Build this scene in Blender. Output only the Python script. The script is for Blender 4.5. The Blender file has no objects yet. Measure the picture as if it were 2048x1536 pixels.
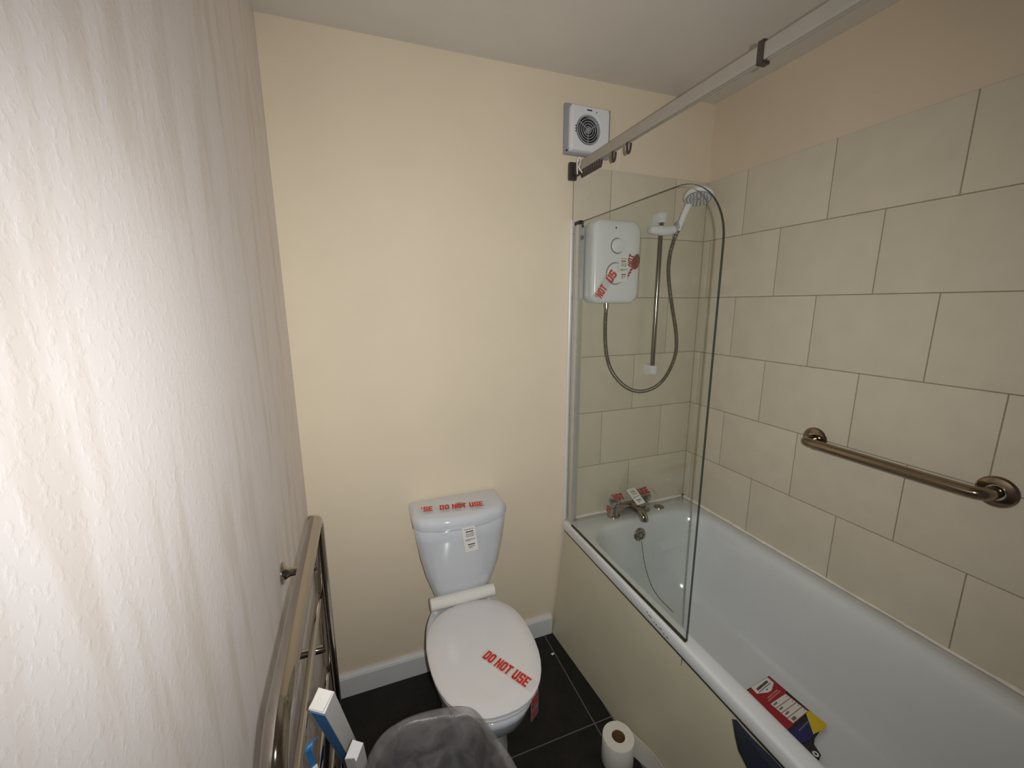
import bpy, bmesh, math, random
from mathutils import Vector, Matrix
random.seed(7)
PI = math.pi
SC = bpy.context.scene
COL = SC.collection

# ------------------------------------------------------------------ camera
CAM = Vector((0.2175, -1.5228, 1.5461))
YAW, PITCH, ROLL, FPX = 0.3591, -0.1929, -0.0035, 812.4
fwd = Vector((math.sin(YAW) * math.cos(PITCH), math.cos(YAW) * math.cos(PITCH), math.sin(PITCH)))
rgt = Vector((math.cos(YAW), -math.sin(YAW), 0))
upv = rgt.cross(fwd)
r2 = math.cos(ROLL) * rgt + math.sin(ROLL) * upv
u2 = -math.sin(ROLL) * rgt + math.cos(ROLL) * upv
cd = bpy.data.cameras.new('camera')
cam = bpy.data.objects.new('camera', cd)
COL.objects.link(cam)
m = Matrix((r2, u2, -fwd)).transposed().to_4x4()
m.translation = CAM
cam.matrix_world = m
cd.sensor_fit = 'HORIZONTAL'
cd.sensor_width = 36.0
cd.lens = FPX / 2048 * 36.0
cd.clip_start = 0.02
SC.camera = cam

# ------------------------------------------------------------------ light
w = bpy.data.worlds.new('world')
SC.world = w
w.use_nodes = True
w.node_tree.nodes['Background'].inputs[0].default_value = (1.0, 0.97, 0.94, 1)
w.node_tree.nodes['Background'].inputs[1].default_value = 0.07
fd = bpy.data.lights.new('phone_flash', 'SPOT')
fd.energy = 53.0
fd.color = (0.985, 1.0, 1.0)
fd.spot_size = math.radians(138)
fd.spot_blend = 1.0
fd.shadow_soft_size = 0.005
flash = bpy.data.objects.new('phone_flash', fd)
COL.objects.link(flash)
fl = m.copy()
fl.translation = CAM + rgt * 0.040 + upv * 0.010 - fwd * 0.018
flash.matrix_world = fl

SC.view_settings.view_transform = 'Standard'
SC.view_settings.look = 'None'
SC.view_settings.gamma = 1.0
SC.view_settings.use_curve_mapping = False
SC.view_settings.exposure = 0.0

# ------------------------------------------------------------------ materials
def lin(c):
    return tuple(((v / 255.0) / 12.92 if v / 255.0 <= 0.04045 else ((v / 255.0 + 0.055) / 1.055) ** 2.4) for v in c)

def mat(name, rgb, rough=0.5, metal=0.0, var=0.0, vscale=8.0, bump=0.0, bscale=80.0, spec=0.5, coat=0.0, vstretch=(1, 1, 1)):
    M = bpy.data.materials.new(name)
    M.use_nodes = True
    nt = M.node_tree
    b = nt.nodes['Principled BSDF']
    c = lin(rgb) + (1,)
    b.inputs['Base Color'].default_value = c
    b.inputs['Roughness'].default_value = rough
    b.inputs['Metallic'].default_value = metal
    b.inputs['Specular IOR Level'].default_value = spec
    b.inputs['Coat Weight'].default_value = coat
    b.inputs['Coat Roughness'].default_value = 0.05
    if var or bump:
        tc = nt.nodes.new('ShaderNodeTexCoord')
        geo = nt.nodes.new('ShaderNodeNewGeometry')
    if var:
        mp = nt.nodes.new('ShaderNodeMapping')
        mp.inputs['Scale'].default_value = vstretch
        nt.links.new(geo.outputs['Position'], mp.inputs[0])
        n = nt.nodes.new('ShaderNodeTexNoise')
        n.inputs['Scale'].default_value = vscale
        n.inputs['Detail'].default_value = 5
        nt.links.new(mp.outputs[0], n.inputs['Vector'])
        cr = nt.nodes.new('ShaderNodeValToRGB')
        cr.color_ramp.elements[0].position = 0.3
        cr.color_ramp.elements[1].position = 0.7
        cr.color_ramp.elements[0].color = tuple(x * (1 - var) for x in c[:3]) + (1,)
        cr.color_ramp.elements[1].color = tuple(min(1, x * (1 + var)) for x in c[:3]) + (1,)
        nt.links.new(n.outputs['Fac'], cr.inputs[0])
        nt.links.new(cr.outputs[0], b.inputs['Base Color'])
    if bump:
        n2 = nt.nodes.new('ShaderNodeTexNoise')
        n2.inputs['Scale'].default_value = bscale
        n2.inputs['Detail'].default_value = 4
        nt.links.new(geo.outputs['Position'], n2.inputs['Vector'])
        bp = nt.nodes.new('ShaderNodeBump')
        bp.inputs['Strength'].default_value = bump
        bp.inputs['Distance'].default_value = 0.004
        nt.links.new(n2.outputs['Fac'], bp.inputs['Height'])
        nt.links.new(bp.outputs[0], b.inputs['Normal'])
    return M

M_cream = mat('cream_emulsion', (226, 211, 186), 0.7, var=0.03, vscale=3, bump=0.06, bscale=120, spec=0.3)
M_right = mat('cream_emulsion_warm', (216, 199, 175), 0.7, var=0.03, vscale=3, bump=0.08, bscale=120, spec=0.3)
M_ceil = mat('ceiling_paint', (214, 208, 199), 0.8, var=0.03, vscale=4, bump=0.1, bscale=60, spec=0.2)
M_tile = mat('tile_glaze', (208, 198, 178), 0.22, var=0.03, vscale=14, bump=0.02, bscale=40, spec=0.4)
M_grout = mat('tile_grout', (150, 138, 118), 0.9, var=0.12, vscale=30)
M_floor = mat('floor_slate', (30, 27, 26), 0.5, var=0.35, vscale=14, bump=0.25, bscale=60, spec=0.3)
M_fgrout = mat('floor_grout', (110, 105, 100), 0.9, var=0.1, vscale=30)
M_white = mat('white_gloss_paint', (218, 216, 214), 0.35, var=0.03, vscale=12, bump=0.05, bscale=60)
M_ceramic = mat('white_ceramic', (208, 211, 216), 0.08, var=0.008, vscale=6, coat=0.4)
M_seat = mat('white_plastic_seat', (226, 223, 222), 0.18, var=0.01, vscale=20)
M_bath = mat('bath_enamel', (214, 216, 216), 0.14, var=0.02, vscale=9, coat=0.3)
M_panel = mat('bath_panel_plastic', (206, 199, 174), 0.4, var=0.04, vscale=5, bump=0.05, bscale=25)
M_chrome = mat('chrome', (168, 161, 152), 0.07, metal=1.0, bump=0.015, bscale=18)
M_steel = mat('tarnished_chrome', (150, 134, 116), 0.16, metal=1.0, var=0.08, vscale=40, bump=0.02, bscale=50)
M_alu = mat('aluminium_profile', (204, 202, 197), 0.34, metal=0.55, var=0.04, vscale=30)
M_hose = mat('dull_grey_chrome', (128, 122, 114), 0.16, metal=1.0)
M_plast = mat('white_plastic', (224, 224, 226), 0.25, var=0.01, vscale=10)
M_grey = mat('grey_plastic', (150, 150, 154), 0.4, var=0.03, vscale=20)
M_black = mat('black_plastic', (20, 20, 20), 0.4, var=0.1, vscale=30)
M_brown = mat('dark_brown_plastic', (62, 52, 48), 0.4, var=0.1, vscale=30)
M_rail = mat('grey_plastic_track', (154, 147, 136), 0.45, var=0.03, vscale=25)
M_paper = mat('white_paper', (228, 224, 216), 0.9, var=0.02, vscale=60, bump=0.1, bscale=200)
M_tissue = mat('tissue_paper', (226, 221, 210), 0.95, var=0.02, vscale=60, bump=0.2, bscale=220)
M_card = mat('brown_cardboard', (120, 88, 52), 0.9, var=0.08, vscale=60)
M_red = mat('red_print', (205, 48, 20), 0.5, var=0.04, vscale=60)
M_dred = mat('dark_red_print', (165, 30, 36), 0.5, var=0.05, vscale=60)
M_ink = mat('grey_ink', (110, 108, 106), 0.7, var=0.05, vscale=60)
M_dink = mat('dark_ink', (44, 42, 42), 0.7, var=0.05, vscale=60)
M_pink = mat('pale_red_ink', (215, 130, 130), 0.6, var=0.05, vscale=60)
M_cred = mat('card_red', (160, 12, 28), 0.35, var=0.04, vscale=40)
M_cblue = mat('card_navy', (22, 24, 92), 0.35, var=0.04, vscale=40)
M_cyel = mat('card_yellow', (222, 190, 20), 0.35, var=0.05, vscale=40)
M_blue = mat('blue_print', (24, 120, 190), 0.5, var=0.06, vscale=30)
M_box = mat('white_carton', (226, 224, 222), 0.6, var=0.02, vscale=25)
M_bindark = mat('dark_bin_plastic', (46, 45, 47), 0.4, var=0.06, vscale=20)
M_navy = mat('navy_fabric', (24, 32, 48), 0.85, var=0.25, vscale=18, bump=0.4, bscale=300)
M_sil = mat('silicone_sealant', (234, 228, 216), 0.5, var=0.08, vscale=40, bump=0.3, bscale=80)
M_dirt_gap = mat('dark_dirt_seal_gap', (50, 42, 28), 0.5, var=0.3, vscale=40)  # for dirt marks, the screen seal and the painted-in dark gap under the rim

M_rub = mat('grey_rubber', (92, 90, 84), 0.5, var=0.05, vscale=20)
M_blade = mat('fan_dark', (40, 36, 36), 0.4, var=0.15, vscale=40)
M_tapebrown = mat('crumpled_red_film', (120, 62, 54), 0.25, var=0.25, vscale=90)

def film(name, rgb, opacity, rough=0.2):
    M = bpy.data.materials.new(name); M.use_nodes = True
    nt = M.node_tree; b = nt.nodes['Principled BSDF']; out = nt.nodes['Material Output']
    b.inputs['Base Color'].default_value = lin(rgb) + (1,)
    b.inputs['Roughness'].default_value = rough
    tr = nt.nodes.new('ShaderNodeBsdfTransparent')
    mx = nt.nodes.new('ShaderNodeMixShader')
    mx.inputs[0].default_value = opacity
    nt.links.new(tr.outputs[0], mx.inputs[1]); nt.links.new(b.outputs[0], mx.inputs[2])
    nt.links.new(mx.outputs[0], out.inputs['Surface'])
    return M, nt, mx, b
M_edge = film('green_glass_edge', (16, 40, 38), 0.62, 0.08)[0]
M_tape = film('clear_tape', (232, 228, 226), 0.12, 0.25)[0]
# thin polythene of the bin liner: opacity varies with creases
M_liner, nt, mx, b = film('grey_polythene', (164, 158, 156), 0.5, 0.3)
geo = nt.nodes.new('ShaderNodeNewGeometry')
nz = nt.nodes.new('ShaderNodeTexNoise'); nz.inputs['Scale'].default_value = 16; nz.inputs['Detail'].default_value = 6
nz.inputs['Distortion'].default_value = 1.2
nt.links.new(geo.outputs['Position'], nz.inputs['Vector'])
cr = nt.nodes.new('ShaderNodeValToRGB')
cr.color_ramp.elements[0].position = 0.35; cr.color_ramp.elements[0].color = (0.24,) * 3 + (1,)
cr.color_ramp.elements[1].position = 0.72; cr.color_ramp.elements[1].color = (0.50,) * 3 + (1,)
nt.links.new(nz.outputs['Fac'], cr.inputs[0]); nt.links.new(cr.outputs[0], mx.inputs[0])
bp = nt.nodes.new('ShaderNodeBump'); bp.inputs['Strength'].default_value = 0.5; bp.inputs['Distance'].default_value = 0.006
nt.links.new(nz.outputs['Fac'], bp.inputs['Height']); nt.links.new(bp.outputs[0], b.inputs['Normal'])

# toughened glass: clear body with a faint green tint and a fresnel reflection
M_glass = bpy.data.materials.new('clear_glass'); M_glass.use_nodes = True
nt = M_glass.node_tree; nt.nodes.remove(nt.nodes['Principled BSDF']); out = nt.nodes['Material Output']
tr = nt.nodes.new('ShaderNodeBsdfTransparent'); tr.inputs[0].default_value = (0.955, 0.968, 0.952, 1)
gl = nt.nodes.new('ShaderNodeBsdfGlossy'); gl.inputs['Roughness'].default_value = 0.01
fr = nt.nodes.new('ShaderNodeFresnel'); fr.inputs[0].default_value = 1.5
mx = nt.nodes.new('ShaderNodeMixShader')
ge = nt.nodes.new('ShaderNodeNewGeometry'); iv = nt.nodes.new('ShaderNodeMath'); iv.operation = 'SUBTRACT'; iv.inputs[0].default_value = 1.0
nt.links.new(ge.outputs['Backfacing'], iv.inputs[1]); mu = nt.nodes.new('ShaderNodeMath'); mu.operation = 'MULTIPLY'
nt.links.new(iv.outputs[0], mu.inputs[0]); nt.links.new(fr.outputs[0], mu.inputs[1])
nt.links.new(mu.outputs[0], mx.inputs[0]); nt.links.new(tr.outputs[0], mx.inputs[1]); nt.links.new(gl.outputs[0], mx.inputs[2])
nt.links.new(mx.outputs[0], out.inputs['Surface'])

# roughly plastered, painted wall on the left: lumps, vertical runs, faint stains
M_plaster = mat('lumpy_painted_plaster', (234, 226, 222), 0.55, spec=0.25)
nt = M_plaster.node_tree; b = nt.nodes['Principled BSDF']
geo = nt.nodes.new('ShaderNodeNewGeometry')
mp = nt.nodes.new('ShaderNodeMapping'); mp.inputs['Scale'].default_value = (1, 1.6, 0.22)
nt.links.new(geo.outputs['Position'], mp.inputs[0])
n1 = nt.nodes.new('ShaderNodeTexNoise'); n1.inputs['Scale'].default_value = 14; n1.inputs['Detail'].default_value = 6
nt.links.new(mp.outputs[0], n1.inputs['Vector'])
cr = nt.nodes.new('ShaderNodeValToRGB')
cr.color_ramp.elements[0].position = 0.36; cr.color_ramp.elements[0].color = lin((224, 214, 206)) + (1,)
cr.color_ramp.elements[1].position = 0.50; cr.color_ramp.elements[1].color = lin((235, 227, 224)) + (1,)
nt.links.new(n1.outputs['Fac'], cr.inputs[0]); nt.links.new(cr.outputs[0], b.inputs['Base Color'])
n2 = nt.nodes.new('ShaderNodeTexNoise'); n2.inputs['Scale'].default_value = 95; n2.inputs['Detail'].default_value = 4
mp2 = nt.nodes.new('ShaderNodeMapping'); mp2.inputs['Scale'].default_value = (1, 1.0, 0.85)
nt.links.new(geo.outputs['Position'], mp2.inputs[0]); nt.links.new(mp2.outputs[0], n2.inputs['Vector'])
cr2 = nt.nodes.new('ShaderNodeValToRGB'); cr2.color_ramp.elements[0].position = 0.52; cr2.color_ramp.elements[1].position = 0.66
nt.links.new(n2.outputs['Fac'], cr2.inputs[0])
b1 = nt.nodes.new('ShaderNodeBump'); b1.inputs['Strength'].default_value = 0.02; b1.inputs['Distance'].default_value = 0.005
nt.links.new(n1.outputs['Fac'], b1.inputs['Height'])
b2 = nt.nodes.new('ShaderNodeBump'); b2.inputs['Strength'].default_value = 0.15; b2.inputs['Distance'].default_value = 0.0012
nt.links.new(cr2.outputs[0], b2.inputs['Height']); nt.links.new(b1.outputs[0], b2.inputs['Normal'])
nt.links.new(b2.outputs[0], b.inputs['Normal'])

# ------------------------------------------------------------------ mesh helpers
ORG = {}
class MB:
    def __init__(s): s.v = []; s.f = []
    def add(s, vs, fs):
        o = len(s.v); s.v += [Vector(p) for p in vs]; s.f += [tuple(i + o for i in f) for f in fs]; return s
    def box(s, a, b_, bev=0.0, rot=None, org=None):
        bm = bmesh.new(); bmesh.ops.create_cube(bm, size=1)
        c = (Vector(a) + Vector(b_)) / 2; d = Vector(b_) - Vector(a)
        for v in bm.verts: v.co = Vector((v.co.x * d.x, v.co.y * d.y, v.co.z * d.z))
        if bev: bmesh.ops.bevel(bm, geom=bm.edges[:], offset=min(bev, min(abs(x) for x in d) * 0.45), segments=2, affect='EDGES', profile=0.7)
        for v in bm.verts:
            p = v.co
            if rot is not None: p = rot @ p
            v.co = p + c
        s.bm(bm); return s
    def bm(s, bm):
        bm.verts.index_update(); o = len(s.v)
        s.v += [v.co.copy() for v in bm.verts]
        s.f += [tuple(v.index + o for v in f.verts) for f in bm.faces]; bm.free(); return s
    def tube(s, pts, r, n=12, cap=True, closed=False):
        pts = [Vector(p) for p in pts]; k = len(pts)
        rr = r if isinstance(r, (list, tuple)) else [r] * k
        T = []
        for i in range(k):
            a = pts[i - 1] if (i > 0 or closed) else pts[i]; c = pts[(i + 1) % k] if (i < k - 1 or closed) else pts[i]
            T.append((c - a).normalized())
        nrm = T[0].orthogonal().normalized(); vs = []
        for i in range(k):
            nrm = (nrm - T[i] * nrm.dot(T[i])).normalized(); bn = T[i].cross(nrm)
            for j in range(n):
                a = 2 * PI * j / n; vs.append(pts[i] + rr[i] * (math.cos(a) * nrm + math.sin(a) * bn))
        fs = []
        for i in range(k if closed else k - 1):
            for j in range(n):
                i2 = (i + 1) % k
                fs.append((i * n + j, i * n + (j + 1) % n, i2 * n + (j + 1) % n, i2 * n + j))
        if cap and not closed: fs += [tuple(range(n))[::-1], tuple((k - 1) * n + j for j in range(n))]
        return s.add(vs, fs)
    def lathe(s, prof, c, axis=(0, 0, 1), n=32, closed=False):
        ax = Vector(axis).normalized(); u = ax.orthogonal().normalized(); v = ax.cross(u); c = Vector(c); vs = []
        k = len(prof)
        for (r, h) in prof:
            for j in range(n):
                a = 2 * PI * j / n; vs.append(c + ax * h + max(r, 1e-5) * (math.cos(a) * u + math.sin(a) * v))
        fs = []
        for i in range(k if closed else k - 1):
            i2 = (i + 1) % k
            for j in range(n): fs.append((i * n + j, i * n + (j + 1) % n, i2 * n + (j + 1) % n, i2 * n + j))
        return s.add(vs, fs)
    def loft(s, rings, cap0=True, cap1=True):
        n = len(rings[0]); vs = [p for r in rings for p in r]; fs = []
        for i in range(len(rings) - 1):
            for j in range(n): fs.append((i * n + j, i * n + (j + 1) % n, (i + 1) * n + (j + 1) % n, (i + 1) * n + j))
        if cap0: fs.append(tuple(range(n))[::-1])
        if cap1: fs.append(tuple((len(rings) - 1) * n + j for j in range(n)))
        return s.add(vs, fs)
    def prism(s, poly, d):
        d = Vector(d); a = [Vector(p) for p in poly]; return s.loft([a, [p + d for p in a]])

def link(o): COL.objects.link(o); return o
def part(name, mb, mt, parent=None, smooth=True, sub=0, angle=35):
    me = bpy.data.meshes.new(name)
    org = ORG.get(parent.name, Vector((0, 0, 0))) if parent else Vector((0, 0, 0))
    if parent is None and getattr(mb, 'org', None) is not None: org = Vector(mb.org)
    me.from_pydata([tuple(v - org) for v in mb.v], [], mb.f); me.update()
    bm = bmesh.new(); bm.from_mesh(me)
    bmesh.ops.recalc_face_normals(bm, faces=bm.faces[:]); bm.to_mesh(me); bm.free()
    me.materials.append(mt)
    if smooth:
        me.shade_smooth()
        me.set_sharp_from_angle(angle=math.radians(angle))
    o = link(bpy.data.objects.new(name, me))
    if parent: o.parent = parent; ORG[o.name] = org
    else: o.location = org; ORG[o.name] = org
    if name.endswith(('_print', '_lettering', '_mark')): o['kind'] = 'stuff'
    if sub:
        md = o.modifiers.new('subd', 'SUBSURF'); md.levels = sub; md.render_levels = sub
    return o
def thing(name, label, cat, loc, group=None):
    o = link(bpy.data.objects.new(name, None)); o.location = loc; o.empty_display_size = 0.05
    o['label'] = label; o['category'] = cat
    if group: o['group'] = group
    ORG[o.name] = Vector(loc); return o
def tag(o, label, cat, group=None):
    o['label'] = label; o['category'] = cat
    if group: o['group'] = group
    return o
def struct(name, mb, mt, **k):
    o = part(name, mb, mt, **k); o['kind'] = 'structure'; return o
def smooth_path(pts, it=3):
    p = [Vector(a) for a in pts]
    for _ in range(it):
        q = [p[0]]
        for a, b_ in zip(p, p[1:]): q += [a * .75 + b_ * .25, a * .25 + b_ * .75]
        p = q + [p[-1]]
    return p
def rrect(x0, y0, x1, y1, z, rad, n=8):
    """ring, counter-clockwise; rad = radius or 4 radii (x1y1, x0y1, x0y0, x1y0)"""
    R = rad if isinstance(rad, (list, tuple)) else [rad] * 4; out = []
    for k, (cx, cy, sx, sy) in enumerate(((x1, y1, -1, -1), (x0, y1, 1, -1), (x0, y0, 1, 1), (x1, y0, -1, 1))):
        r = R[k]
        for i in range(n):
            a = (k + i / (n - 1)) * PI / 2
            out.append(Vector((cx + sx * r + r * math.cos(a), cy + sy * r + r * math.sin(a), z)))
    return out

# block lettering as flat geometry -----------------------------------------
LW, LS = 0.56, 0.20
def ring_poly(sq):
    c = 0.13; o = [(0, c), (c, 0), (LW - c, 0), (LW, c), (LW, 1 - c), (LW - c, 1), (c, 1), (0, 1 - c)]
    i = [(LS, LS + .05), (LS + .03, LS), (LW - LS - .03, LS), (LW - LS, LS + .05), (LW - LS, 1 - LS - .05), (LW - LS - .03, 1 - LS), (LS + .03, 1 - LS), (LS, 1 - LS - .05)]
    if sq: o[0] = (0, 0); o[7] = (0, 1)
    return [[o[k], o[(k + 1) % 8], i[(k + 1) % 8], i[k]] for k in range(8)]
def rc(x0, y0, x1, y1): return [(x0, y0), (x1, y0), (x1, y1), (x0, y1)]
GL = {
 'D': ring_poly(True), 'O': ring_poly(False),
 'N': [rc(0, 0, LS - .02, 1), rc(LW - LS + .02, 0, LW, 1), [(LS - .02, 1), (LS - .02, .62), (LW - LS + .02, 0), (LW - LS + .02, .38)]],
 'T': [rc(0, .8, LW, 1), rc(LW / 2 - .1, 0, LW / 2 + .1, .8)],
 'U': [p for k, p in enumerate(ring_poly(False)) if k in (0, 1, 2)] + [rc(0, .13, LS, 1), rc(LW - LS, .13, LW, 1)],
 'S': [rc(0, 0, LW, .18), rc(0, .41, LW, .59), rc(0, .82, LW, 1), rc(LW - LS, .18, LW, .41), rc(0, .59, LS, .82), rc(0, .18, LS, .29), rc(LW - LS, .71, LW, .82)],
 'E': [rc(0, 0, LS, 1), rc(LS, 0, LW - .03, .18), rc(LS, .41, LW - .09, .59), rc(LS, .82, LW - .03, 1)],
 "'": [rc(.1, .55, .22, 1)]}
def letters(mb, text, P, e1, e2, h, wscale=1.0, thick=0.0006):
    P, e1, e2 = Vector(P), Vector(e1).normalized(), Vector(e2).normalized()
    nn = e1.cross(e2); x = 0
    for ch in text:
        if ch == ' ': x += .30; continue
        for poly in GL[ch]:
            mb.prism([P + e1 * ((x + a) * h * wscale) + e2 * (b_ * h) for a, b_ in poly], nn * thick)
        x += (0.3 if ch == "'" else LW) + .07
    return x * h * wscale
def sheet(P, e1, e2, w_, h_, thick, r=0.004):
    P, e1, e2 = Vector(P), Vector(e1).normalized(), Vector(e2).normalized(); nn = e1.cross(e2)
    mb = MB(); mb.prism([P + e1 * p.x + e2 * p.y for p in rrect(0, 0, w_, h_, 0, r, 4)], nn * thick); return mb
def bars(mb, P, e1, e2, rects, thick=0.0005):
    P, e1, e2 = Vector(P), Vector(e1).normalized(), Vector(e2).normalized(); nn = e1.cross(e2)
    for x0, y0, x1, y1 in rects:
        mb.prism([P + e1 * a + e2 * b_ for a, b_ in rc(x0, y0, x1, y1)], nn * thick)
    return mb
def words(x0, x1, y, h, rnd, gap=.0015, lo=.004, hi=.011):
    out = []; x = x0
    while x < x1 - .002:
        e = min(x1, x + rnd.uniform(lo, hi)); out.append((x, y, e, y + h)); x = e + gap
    return out
def paper_label(name, label, P, e1, e2, w_, h_):
    """a white test label: one dark heading, grey lines, a pale rule, dark line at the foot"""
    P = Vector(P); e1 = Vector(e1).normalized(); e2 = Vector(e2).normalized(); nn = e1.cross(e2)
    t = thing(name, label, 'label', P)
    part('paper', sheet(P, e1, e2, w_, h_, 0.0008), M_paper, t, smooth=False)
    Q = P + nn * 0.0009; rnd = random.Random(3); g = MB(); dk = MB()
    bars(g, Q, e1, e2, words(w_ * .18, w_ * .85, h_ * .90, h_ * .022, rnd))
    for k in range(3): bars(g, Q, e1, e2, words(w_ * .25, w_ * .85, h_ * (.72 - .055 * k), h_ * .022, rnd))
    bars(g, Q, e1, e2, words(w_ * .15, w_ * .9, h_ * .47, h_ * .03, rnd)); bars(g, Q, e1, e2, words(w_ * .15, w_ * .6, h_ * .43, h_ * .015, rnd))
    bars(g, Q, e1, e2, words(w_ * .3, w_ * .78, h_ * .18, h_ * .03, rnd)); bars(g, Q, e1, e2, words(w_ * .35, w_ * .6, h_ * .12, h_ * .025, rnd))
    bars(dk, Q, e1, e2, words(w_ * .26, w_ * .82, h_ * .79, h_ * .04, rnd, gap=.0006)); bars(dk, Q, e1, e2, words(w_ * .28, w_ * .8, h_ * .26, h_ * .04, rnd, gap=.0006))
    part('small_print', g, M_ink, t, smooth=False); part('bold_print', dk, M_dink, t, smooth=False)
    return t

# ------------------------------------------------------------------ room shell
W = 1.731; YN = -2.3; ZC0, ZC1 = 2.377, 2.396; PB = 0.004; PR = W + 0.006
mb = MB(); mb.box((-0.25, YN, -0.2), (W + 0.25, 0.22, -0.0012)); floor = struct('floor', mb, M_fgrout, smooth=False)
mb = MB(); mb.box((-0.20, YN, -0.02), (0, 0.2, ZC0 + 0.1)); wl = struct('wall_left', mb, M_plaster, smooth=False)
mb = MB(); mb.box((-0.20, PB, -0.02), (W + 0.2, 0.2, ZC1 + 0.1)); wb = struct('wall_back', mb, M_cream, smooth=False)
mb = MB(); mb.box((PR, YN, -0.02), (W + 0.2, 0.2, ZC1 + 0.1)); wr = struct('wall_right', mb, M_right, smooth=False)
mb = MB()
mb.loft([[Vector((-.2, YN, ZC0 - .002)), Vector((W + .2, YN, ZC1 + .002)), Vector((W + .2, .2, ZC1 + .002)), Vector((-.2, .2, ZC0 - .002))],
         [Vector((-.2, YN, ZC0 + .2)), Vector((W + .2, YN, ZC0 + .2)), Vector((W + .2, .2, ZC0 + .2)), Vector((-.2, .2, ZC0 + .2))]])
ceil_ = struct('ceiling', mb, M_ceil, smooth=False)

# floor tiles, each its own piece
G = 0.0022
xs = [0.0, 0.045, 0.495, 0.945, 1.02]
ys = [0.0, -0.456, -0.906, -1.356, -1.806, YN]
for i in range(len(xs) - 1):
    for j in range(len(ys) - 1):
        mb = MB(); mb.box((xs[i] + G, ys[j + 1] + G, -0.0095), (xs[i + 1] - G, ys[j] - G, 0.0), 0.0008)
        part('floor_tile', mb, M_floor, floor, smooth=False)

# wall tiles
TL, TH, ZT, ZR = 0.33, 0.2521, 2.0786, 0.5709
TG = 0.0014
def wtile(a, b_, parent):
    mb = MB(); mb.box(a, b_, 0.0018); part('wall_tile', mb, M_tile, parent, smooth=True, angle=50)
XT = 1.051
rows = 6
mb = MB(); mb.box((XT, 0.0005, ZR - .03), (W + .004, PB + .002, ZT - .001)); part('grout', mb, M_grout, wb, smooth=False)
mb = MB(); mb.box((W + .0015, -1.98, ZR - .03), (PR + .002, 0.003, ZT - .001)); part('grout', mb, M_grout, wr, smooth=False)
for r in range(rows):
    z1 = ZT - r * TH; z0 = max(ZT - (r + 1) * TH, ZR - .02)
    off = -0.2035 if r % 2 == 0 else -0.2035 + 0.1625
    js = [0.0]; y = off
    while y > -1.95: js.append(y); y -= TL
    js.append(-1.98)
    for a, b_ in zip(js, js[1:]):
        wtile((W, b_ + TG, z0 + TG), (W + .007, a - TG, z1 - TG), wr)
    x = W - 0.1775 if r % 2 == 0 else W - 0.3467
    js = [W]
    while x > XT + .03: js.append(x); x -= TL
    js.append(XT)
    for a, b_ in zip(js, js[1:]):
        wtile((b_ + TG, -0.001, z0 + TG), (a - TG, 0.006, z1 - TG), wb)
# white edge trim of the tiled area and the skirting
mb = MB(); mb.tube([(XT - .006, -0.001, 0.58), (XT - .006, -0.001, 1.875)], 0.0065, 10)
struct('trim_1', mb, M_white)
mb = MB(); mb.prism([(0, PB + .001, 0), (0, -0.014, 0), (0, -0.014, .082), (0, -.010, .090), (0, -0.005, .097), (0, PB + .001, .097)], (0.983, 0, 0))
struct('baseboard_back', mb, M_white, smooth=False)

# ------------------------------------------------------------------ bath
bath = thing('bathtub', 'white bath along the tiled wall, with chrome overflow and white rim', 'bath', (1.37, -0.85, 0.0))
BX0, BX1, BY0, BY1, BZ = 1.036, W - .0015, -1.70, -0.003, 0.574
def bring(ix0, ix1, iy0, iy1, z, r): return rrect(BX0 + ix0, BY0 + iy0, BX1 - ix1, BY1 - iy1, z, r, 10)
mb = MB()
R4 = lambda f, n: [f, f, n, n]
mb.loft([
    bring(.012, .004, .004, .004, .528, .004), bring(.002, .002, .002, .002, .530, .006), bring(0, 0, 0, 0, .536, .006),
    bring(0, 0, 0, 0, BZ - .010, .006), bring(.003, .001, .003, .001, BZ - .003, .008), bring(.010, .003, .010, .003, BZ, .010),
    bring(.042, .036, .09, .092, BZ, R4(.13, .12)), bring(.050, .046, .10, .102, BZ - .0015, R4(.135, .12)), bring(.056, .056, .11, .112, BZ - .008, R4(.14, .12)),
    bring(.062, .066, .12, .118, BZ - .020, R4(.14, .12)), bring(.072, .080, .14, .124, .50, R4(.14, .12)),
    bring(.088, .098, .20, .134, .40, R4(.14, .13)), bring(.104, .114, .27, .150, .30, R4(.14, .14)), bring(.120, .130, .33, .172, .235, R4(.14, .14)),
    bring(.146, .158, .38, .205, .205, R4(.13, .13)), bring(.193, .205, .44, .26, .196, R4(.1, .1)), bring(.278, .29, .6, .5, .194, R4(.05, .05))],
    cap0=False)
tub = part('tub', mb, M_bath, bath, angle=60)
OV = Vector((1.370, -0.127, 0.500)); on = Vector((0, -1, 0.1)).normalized()
mb = MB(); mb.lathe([(0, .010), (.020, .010), (.027, .008), (.031, .003), (.032, 0), (.032, -.006)], OV, on, 28)
ov = part('overflow', mb, M_chrome, bath)
mb = MB()
u = on.orthogonal().normalized(); v = on.cross(u)
for k in range(6):
    a = k * PI / 3 + .3; mb.lathe([(0, .0115), (.0036, .0115), (.0036, .009)], OV + .0135 * (math.cos(a) * u + math.sin(a) * v), on, 10)
part('overflow_hole', mb, M_black, ov)
pts = smooth_path([OV + Vector((.004, -.012, -.03)), OV + Vector((.012, -.022, -.11)), OV + Vector((.026, -.045, -.20)), OV + Vector((.04, -.085, -.262)), OV + Vector((.05, -.19, -.277))], 3)
mb = MB(); mb.tube(pts, [.0012 + .0006 * (i % 2) for i in range(len(pts))], 6); part('plug_chain', mb, M_steel, bath)
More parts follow.
